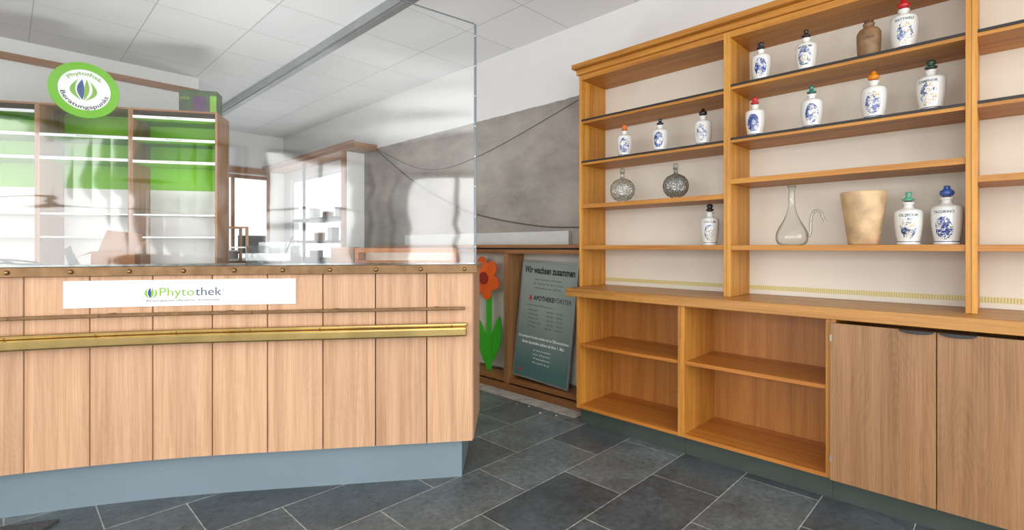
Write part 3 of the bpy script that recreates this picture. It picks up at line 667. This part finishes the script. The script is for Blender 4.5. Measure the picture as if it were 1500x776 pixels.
# ---------------------------------------------------------------- low wall cabinet with poster
def lowcab(ya,yb,label):
    T=thing('low_cabinet',label,'cabinet',(3.06,(ya+yb)/2,0),group='stripped low wall cabinets')
    t=.03;X0=2.97;X1=3.165
    mk('side_panel',boxg(X0,X1,ya,ya+t,0.05,1.14),BROWNV,T,bevel=.001); mk('side_panel',boxg(X0,X1,yb-t,yb,0.05,1.14),BROWNV,T,bevel=.001)
    mk('top_rail',boxg(X0-.01,X1,ya,yb,1.141,1.175),BROWNH,T,bevel=.001)
    mk('top_board',boxg(X0-.02,X1,ya,yb,1.19,1.215),BROWNH,T,bevel=.001)
    mk('spacer',boxg(X0+.02,X1,ya,yb,1.1755,1.1895),BLACK,T,label='dark gap strip')
    mk('back_panel',boxg(X1-.01,X1-.001,ya+t,yb-t,.11,1.14),CREAM,T)
    mk('bottom_board',boxg(X0,X1-.01,ya+t,yb-t,.06,.095),BROWNH,T)
    mk('toe_rail',boxg(X0-.035,X0-.001,ya,yb,0,.05),BROWNH,T)
    return T
lowcab(2.17,2.985,'low brown oak cabinet frame holding a leaning poster')
lowcab(2.986,4.0,'low brown oak cabinet frame holding a flower cutout')
lowcab(4.001,5.1,'low brown oak cabinet frame standing against the concrete')
mk('white_board',boxg(3.13,3.165,2.45,4.75,1.2155,1.325),pmat('pale_grey_board',(196,196,192),.6,var=.05),bevel=.002,label='long pale strip board on the low cabinet against concrete',cat='board')
PT=thing('framed_poster','grey green framed information poster leaning in the cabinet','poster',wloc=(3.01,2.36,.101),rot=(-.09,.045,math.radians(-90)))
W,H=.59,.97
def posterm():
    m,nt,b=newmat('grey_green_poster'); tc=N(nt,'ShaderNodeTexCoord'); sp=N(nt,'ShaderNodeSeparateXYZ'); L(nt,tc.outputs['Generated'],sp.inputs[0])
    cr=N(nt,'ShaderNodeValToRGB'); e=cr.color_ramp.elements; e[0].color=lin((76,112,106)); e[0].position=.08; e[1].color=lin((150,162,152)); e[1].position=.6
    q=e.new(.30); q.color=lin((114,132,126)); L(nt,sp.outputs['Z'],cr.inputs['Fac']); L(nt,cr.outputs[0],b.inputs['Base Color']); b.inputs['Roughness'].default_value=.2; return m
mk('print',boxg(-W+.015,-.015,-.002,.003,.015,H-.015),posterm(),PT)
mk('frame',join([boxg(-W,0,-.008,.012,0,.0145),boxg(-W,0,-.008,.012,H-.0145,H),boxg(-W,-W+.0145,-.008,.012,.0145,H-.0145),boxg(-.0145,0,-.008,.012,.0145,H-.0145)]),STEEL,PT,bevel=.001,label='silver picture frame')
def pt(x,z): return lambda a,b:(x+a,-.0025,z+b)
def ptext(s,z,wd,h,mt,x=None,wt=0.0):
    x=-W/2-wd/2 if x is None else x
    mk('lettering',text_geo(s,pt(x,z),width=wd,height=h,weight=wt),mt,PT)
ptext('Wir wachsen zusammen',.865,.53,.056,TXK,wt=.035)
ptext('APOTHEKE',.645,.22,.036,TXK,x=-.435,wt=.03); ptext('FÖRSTER',.645,.17,.036,TXK,x=-.21,wt=.0); ptext('A',.640,.040,.046,TXR,x=-.485,wt=.05)
for i,s in enumerate(['Liebe Kundinnen und Kunden','wir danken für Ihre Treue','und freuen uns auf Sie']): ptext(s,.81-i*.035,.28+.03*(i%2),.013,TXK)
ptext('Unsere neuen Öffnungszeiten',.595,.28,.013,TXK,x=-.5)
for i,s in enumerate(['Montag            08:00 - 18:30','Dienstag          08:00 - 18:30','Mittwoch          08:00 - 13:00','Donnerstag        08:00 - 18:30','Freitag           08:00 - 18:30']): ptext(s,.555-i*.033,.36,.012,TXK)
ptext('Die gegebenen Kunden werden wir im Öffnungszeitraum',.33,.53,.022,TXW,wt=.02); ptext('Beide Apotheke ziehen ab Ihre 1. Mai',.285,.44,.024,TXW,wt=.02)
for i,s in enumerate(['Ihr Team der Apotheke','am Markt','Telefon','Wir sind für Sie da']): ptext(s,.235-i*.033,.18,.013,TXW)
mk('emblem',([(-.53,-.0025,.05),(-.50,-.0025,.05),(-.505,-.0025,.09)],[(0,1,2)]),TXR,PT)
# flower cutout
FW=thing('flower_cutout','flat wooden flower with orange red petals and green stem','decoration',(3.06,3.38,.0955))
RED=pmat('orange_red_paint',(238,100,26),.5,var=.1); GRN=pmat('bright_green_paint',(66,184,36),.5,var=.08)
fc=(3.355,.915)
for i in range(6):
    a=i*math.pi/3+.3
    pts=[]
    for j in range(18):
        q=2*math.pi*j/18; u=.122+.078*math.cos(q); v=.066*math.sin(q)
        pts.append((fc[0]+u*math.cos(a)-v*math.sin(a),fc[1]+u*math.sin(a)+v*math.cos(a)))
    mk('petal',poly_extrude(pts,lambda p,q,t:(t,p,q),3.05+.001*i,3.058+.001*i),RED,FW,bevel=.001)
mk('flower_centre',poly_extrude([(fc[0]+.055*math.cos(q),fc[1]+.055*math.sin(q)) for q in [2*math.pi*j/20 for j in range(20)]],lambda p,q,t:(t,p,q),3.04,3.049),pmat('dark_red_paint',(150,40,24),.5),FW)
mk('stem',boxg(3.064,3.07,fc[0]-.085,fc[0]-.015,.0955,.86),GRN,FW)
for s,z in ((-1,.30),(1,.24)):
    pts=smoothpath([(fc[0]-.05+s*p,z+q,0) for p,q in ((.008,-.16),(.09,-.06),(.155,.10),(.14,.28),(.07,.2),(.015,.06))],5)
    pts=[(p.x,p.y) for p in pts]
    mk('leaf',poly_extrude(pts,lambda p,q,t:(t,p,q),3.0705,3.0765),GRN,FW)

mk('wall_cable',tube([(3.163,5.49,2.416),(3.163,4.687,1.948),(3.163,4.075,1.674),(3.163,3.55,1.50),(3.163,2.776,1.372),(3.163,2.20,1.35)],.006,8),CABLE,smooth=True,label='thick grey cable sagging along the concrete wall',cat='cable')
mk('wall_cable',tube([(3.165,5.46,2.40),(3.165,4.44,2.03),(3.165,3.55,2.06),(3.165,2.2,2.40)],.003,6),CABLE,smooth=True,label='thin grey wire hanging across the concrete wall',cat='cable')

# ---------------------------------------------------------------- far shelf in front of window
T=thing('window_shelf','tall brown oak shelf frame with dark boards before the window','shelf',(3.0,6.98,0))
mk('side_panel',boxg(2.93,3.165,5.70,5.735,0,2.36),OFFW,T,label='white side board')
mk('front_post',boxg(2.88,2.9295,5.70,5.745,0,2.36),BROWNV,T)
mk('front_post',boxg(2.89,2.93,8.2,8.24,0,2.36),BROWNV,T)
mk('side_panel',boxg(2.93,3.165,8.24,8.26,0,2.36),OFFW,T)
mk('header',boxg(2.87,3.165,5.40,8.28,2.361,2.43),BROWNH,T,bevel=.003)
mk('header_lip',boxg(2.84,2.869,5.38,8.28,2.40,2.445),BROWNH,T,bevel=.003)
for z in (.5,.9,1.28,1.57):
    mk('shelf',boxg(2.78,3.16,5.80,6.95,z-.035,z),BLACK,T,label='dark shelf board')
mk('shelf_support',boxg(2.93,2.96,6.951,6.985,0,2.36),BLACK,T)
mk('shelf_support',boxg(2.90,2.93,5.7465,5.799,0,1.62),STEEL,T)
for i,(yy,zz,hh) in enumerate([(6.0,1.57,.12),(6.35,1.57,.08),(6.2,1.28,.16),(6.6,1.28,.10),(6.75,1.57,.14)]):
    TT=thing('shelf_carton','small pale carton standing on the dark shelf boards','carton',(3.0,yy,zz+.0005))
    mk('body',boxg(2.95,3.05,yy-.06,yy+.06,zz+.0005,zz+hh),CARD if i%2 else STEEL,TT,bevel=.002)
    mk('lid',boxg(2.945,3.055,yy-.065,yy+.065,zz+hh+.0005,zz+hh+.012),OFFW,TT)
T=thing('wooden_rack','narrow brown wooden rack with white boards in the back room','rack',(2.1,7.2,0))
for a in (1.95,2.22):
    for b in (7.05,7.3): mk('post',boxg(a,a+.03,b,b+.03,0,1.46),BROWNV,T)
for z in (.5,.9,1.18,1.44): mk('board',boxg(1.981,2.219,7.05,7.33,z,z+.018),BROWNX if z>1.4 else OFFW,T)
T=thing('desk_monitor','small black monitor on a foot on the far worktop','monitor',(2.55,7.85,1.0305))
mk('foot',lathe([(0,0),(.09,0),(.09,.008),(0,.01)],24,c=(2.55,7.85,1.0305)),BCABLE,T)
mk('stand',boxg(2.535,2.565,7.84,7.86,1.041,1.12),BCABLE,T)
mk('panel',boxg(2.36,2.74,7.82,7.839,1.10,1.36),BCABLE,T,bevel=.003)
T=thing('side_table','long white worktop on wooden legs below the window','table',(2.2,8.0,0))
mk('table_top',boxg(1.5,2.78,7.6,8.2,1.0,1.03),OFFW,T)
for a in (1.52,2.72):
    for b in (7.62,8.15): mk('leg',boxg(a,a+.04,b,b+.04,0,.999),BROWNV,T)
for i,(a,b,h,c) in enumerate([(1.75,7.8,.10,(110,70,50)),(2.0,7.9,.16,(200,200,200)),(2.24,7.75,.10,(120,96,80))]):
    T=thing('storage_carton','small leftover storage carton on the far worktop','carton',(a,b,1.0305))
    m_=pmat('carton_paper_%d'%i,c,.6)
    mk('body',boxg(a-.08,a+.08,b-.06,b+.06,1.0305,1.0305+h),m_,T,bevel=.003); mk('lid',boxg(a-.085,a+.085,b-.065,b+.065,1.031+h,1.05+h),OFFW,T,bevel=.002)

mk('doormat',band(-.6,-.055,0.0005,.010,-2.9,-1.98),pmat('dark_carpet_mat',(74,74,76),.95,var=.35,scale=150,bump=.6),R=A0,label='dark grey carpet mat on the slate floor',cat='mat')

# plaster crumbs beside the stripped cabinet
CR=pmat('plaster_crumb',(180,174,164),.9)
for i in range(4):
    cx=random.uniform(2.70,2.79);cy=random.uniform(2.15,2.9);s=random.uniform(.005,.009)
    g=lathe([(0,0),(s,.0),(s*.9,s*.5),(s*.3,s*.9),(0,s)],6)
    mk('plaster_crumb',([(cx+x*random.uniform(.7,1.2),cy+y*random.uniform(.7,1.2),z+.0005) for x,y,z in g[0]],g[1]),CR,label='tiny white crumb of plaster on the slate floor',cat='debris',group='plaster crumbs on the floor')

# outside, seen only as reflections: pavement and an added glowing pink strip
mk('pavement',boxg(-12,-3.4,-8,8,-.12,-.02),pmat('pavement_stone',(150,148,144),.8),kind='structure')
PKSTRIP=thing('pink_glow_strip','glowing pink strip on two posts, added to reflect in the screen','pink_glow_strip',(-3.5,3.1,-.02))
PKGLOW=pmat('magenta_glow',(220,70,140),.6,emit=1.8)  # self-lit pink, added to colour the reflections in the acrylic screen
mk('glow_band',boxg(-3.50,-3.48,2.0,4.6,1.80,2.0),PKGLOW,PKSTRIP)
mk('post',boxg(-3.50,-3.47,1.96,1.995,-.02,2.1),STEEL,PKSTRIP); mk('post',boxg(-3.50,-3.47,4.605,4.64,-.02,2.1),STEEL,PKSTRIP)

# ---------------------------------------------------------------- light
wd=bpy.data.worlds.new('world'); scene.world=wd; wd.use_nodes=True
bg=wd.node_tree.nodes['Background']; bg.inputs[0].default_value=(.93,.97,1,1); bg.inputs[1].default_value=1.3
def area(name,loc,rot,sx,sy,e,col=(1,1,1)):
    l=bpy.data.lights.new(name,'AREA'); l.shape='RECTANGLE'; l.size=sx; l.size_y=sy; l.energy=e; l.color=col
    o=bpy.data.objects.new(name,l); o.location=loc; o.rotation_euler=rot; COL.objects.link(o); return o
H90=math.radians(90)
for yc in (-1.37,.95,3.27): area('window_light',(-3.62,yc,1.6),(H90,0,-H90),1.9,1.9,64,(1,.995,.985))
for xc in (-1.6,1.45): area('window_light',(xc,-3.0,1.5),(H90,0,0),2.5,2.0,92,(1,.995,.985))
area('added_ceiling_fill',(-.6,-.8,1.9),(math.radians(180),0,0),1.6,1.6,80)  # added fill behind the camera, aimed up to brighten the ceiling
area('added_ceiling_fill',(1.25,3.75,1.0),(math.radians(180),0,0),.6,.6,26)  # added fill hidden behind the counter, aimed up
area('added_ceiling_fill',(2.3,6.4,1.0),(math.radians(180),0,0),.6,.6,12)  # added fill in the back room, aimed up

cam=bpy.data.cameras.new('camera'); co=bpy.data.objects.new('camera',cam); COL.objects.link(co)
co.location=(0,0,1.2); co.rotation_euler=(math.radians(90),0,A0)
cam.sensor_width=36; cam.lens=36*732/1500; cam.shift_y=-27/1500; cam.clip_start=.05
scene.camera=co
scene.view_settings.view_transform='Standard'
scene.view_settings.look='None'
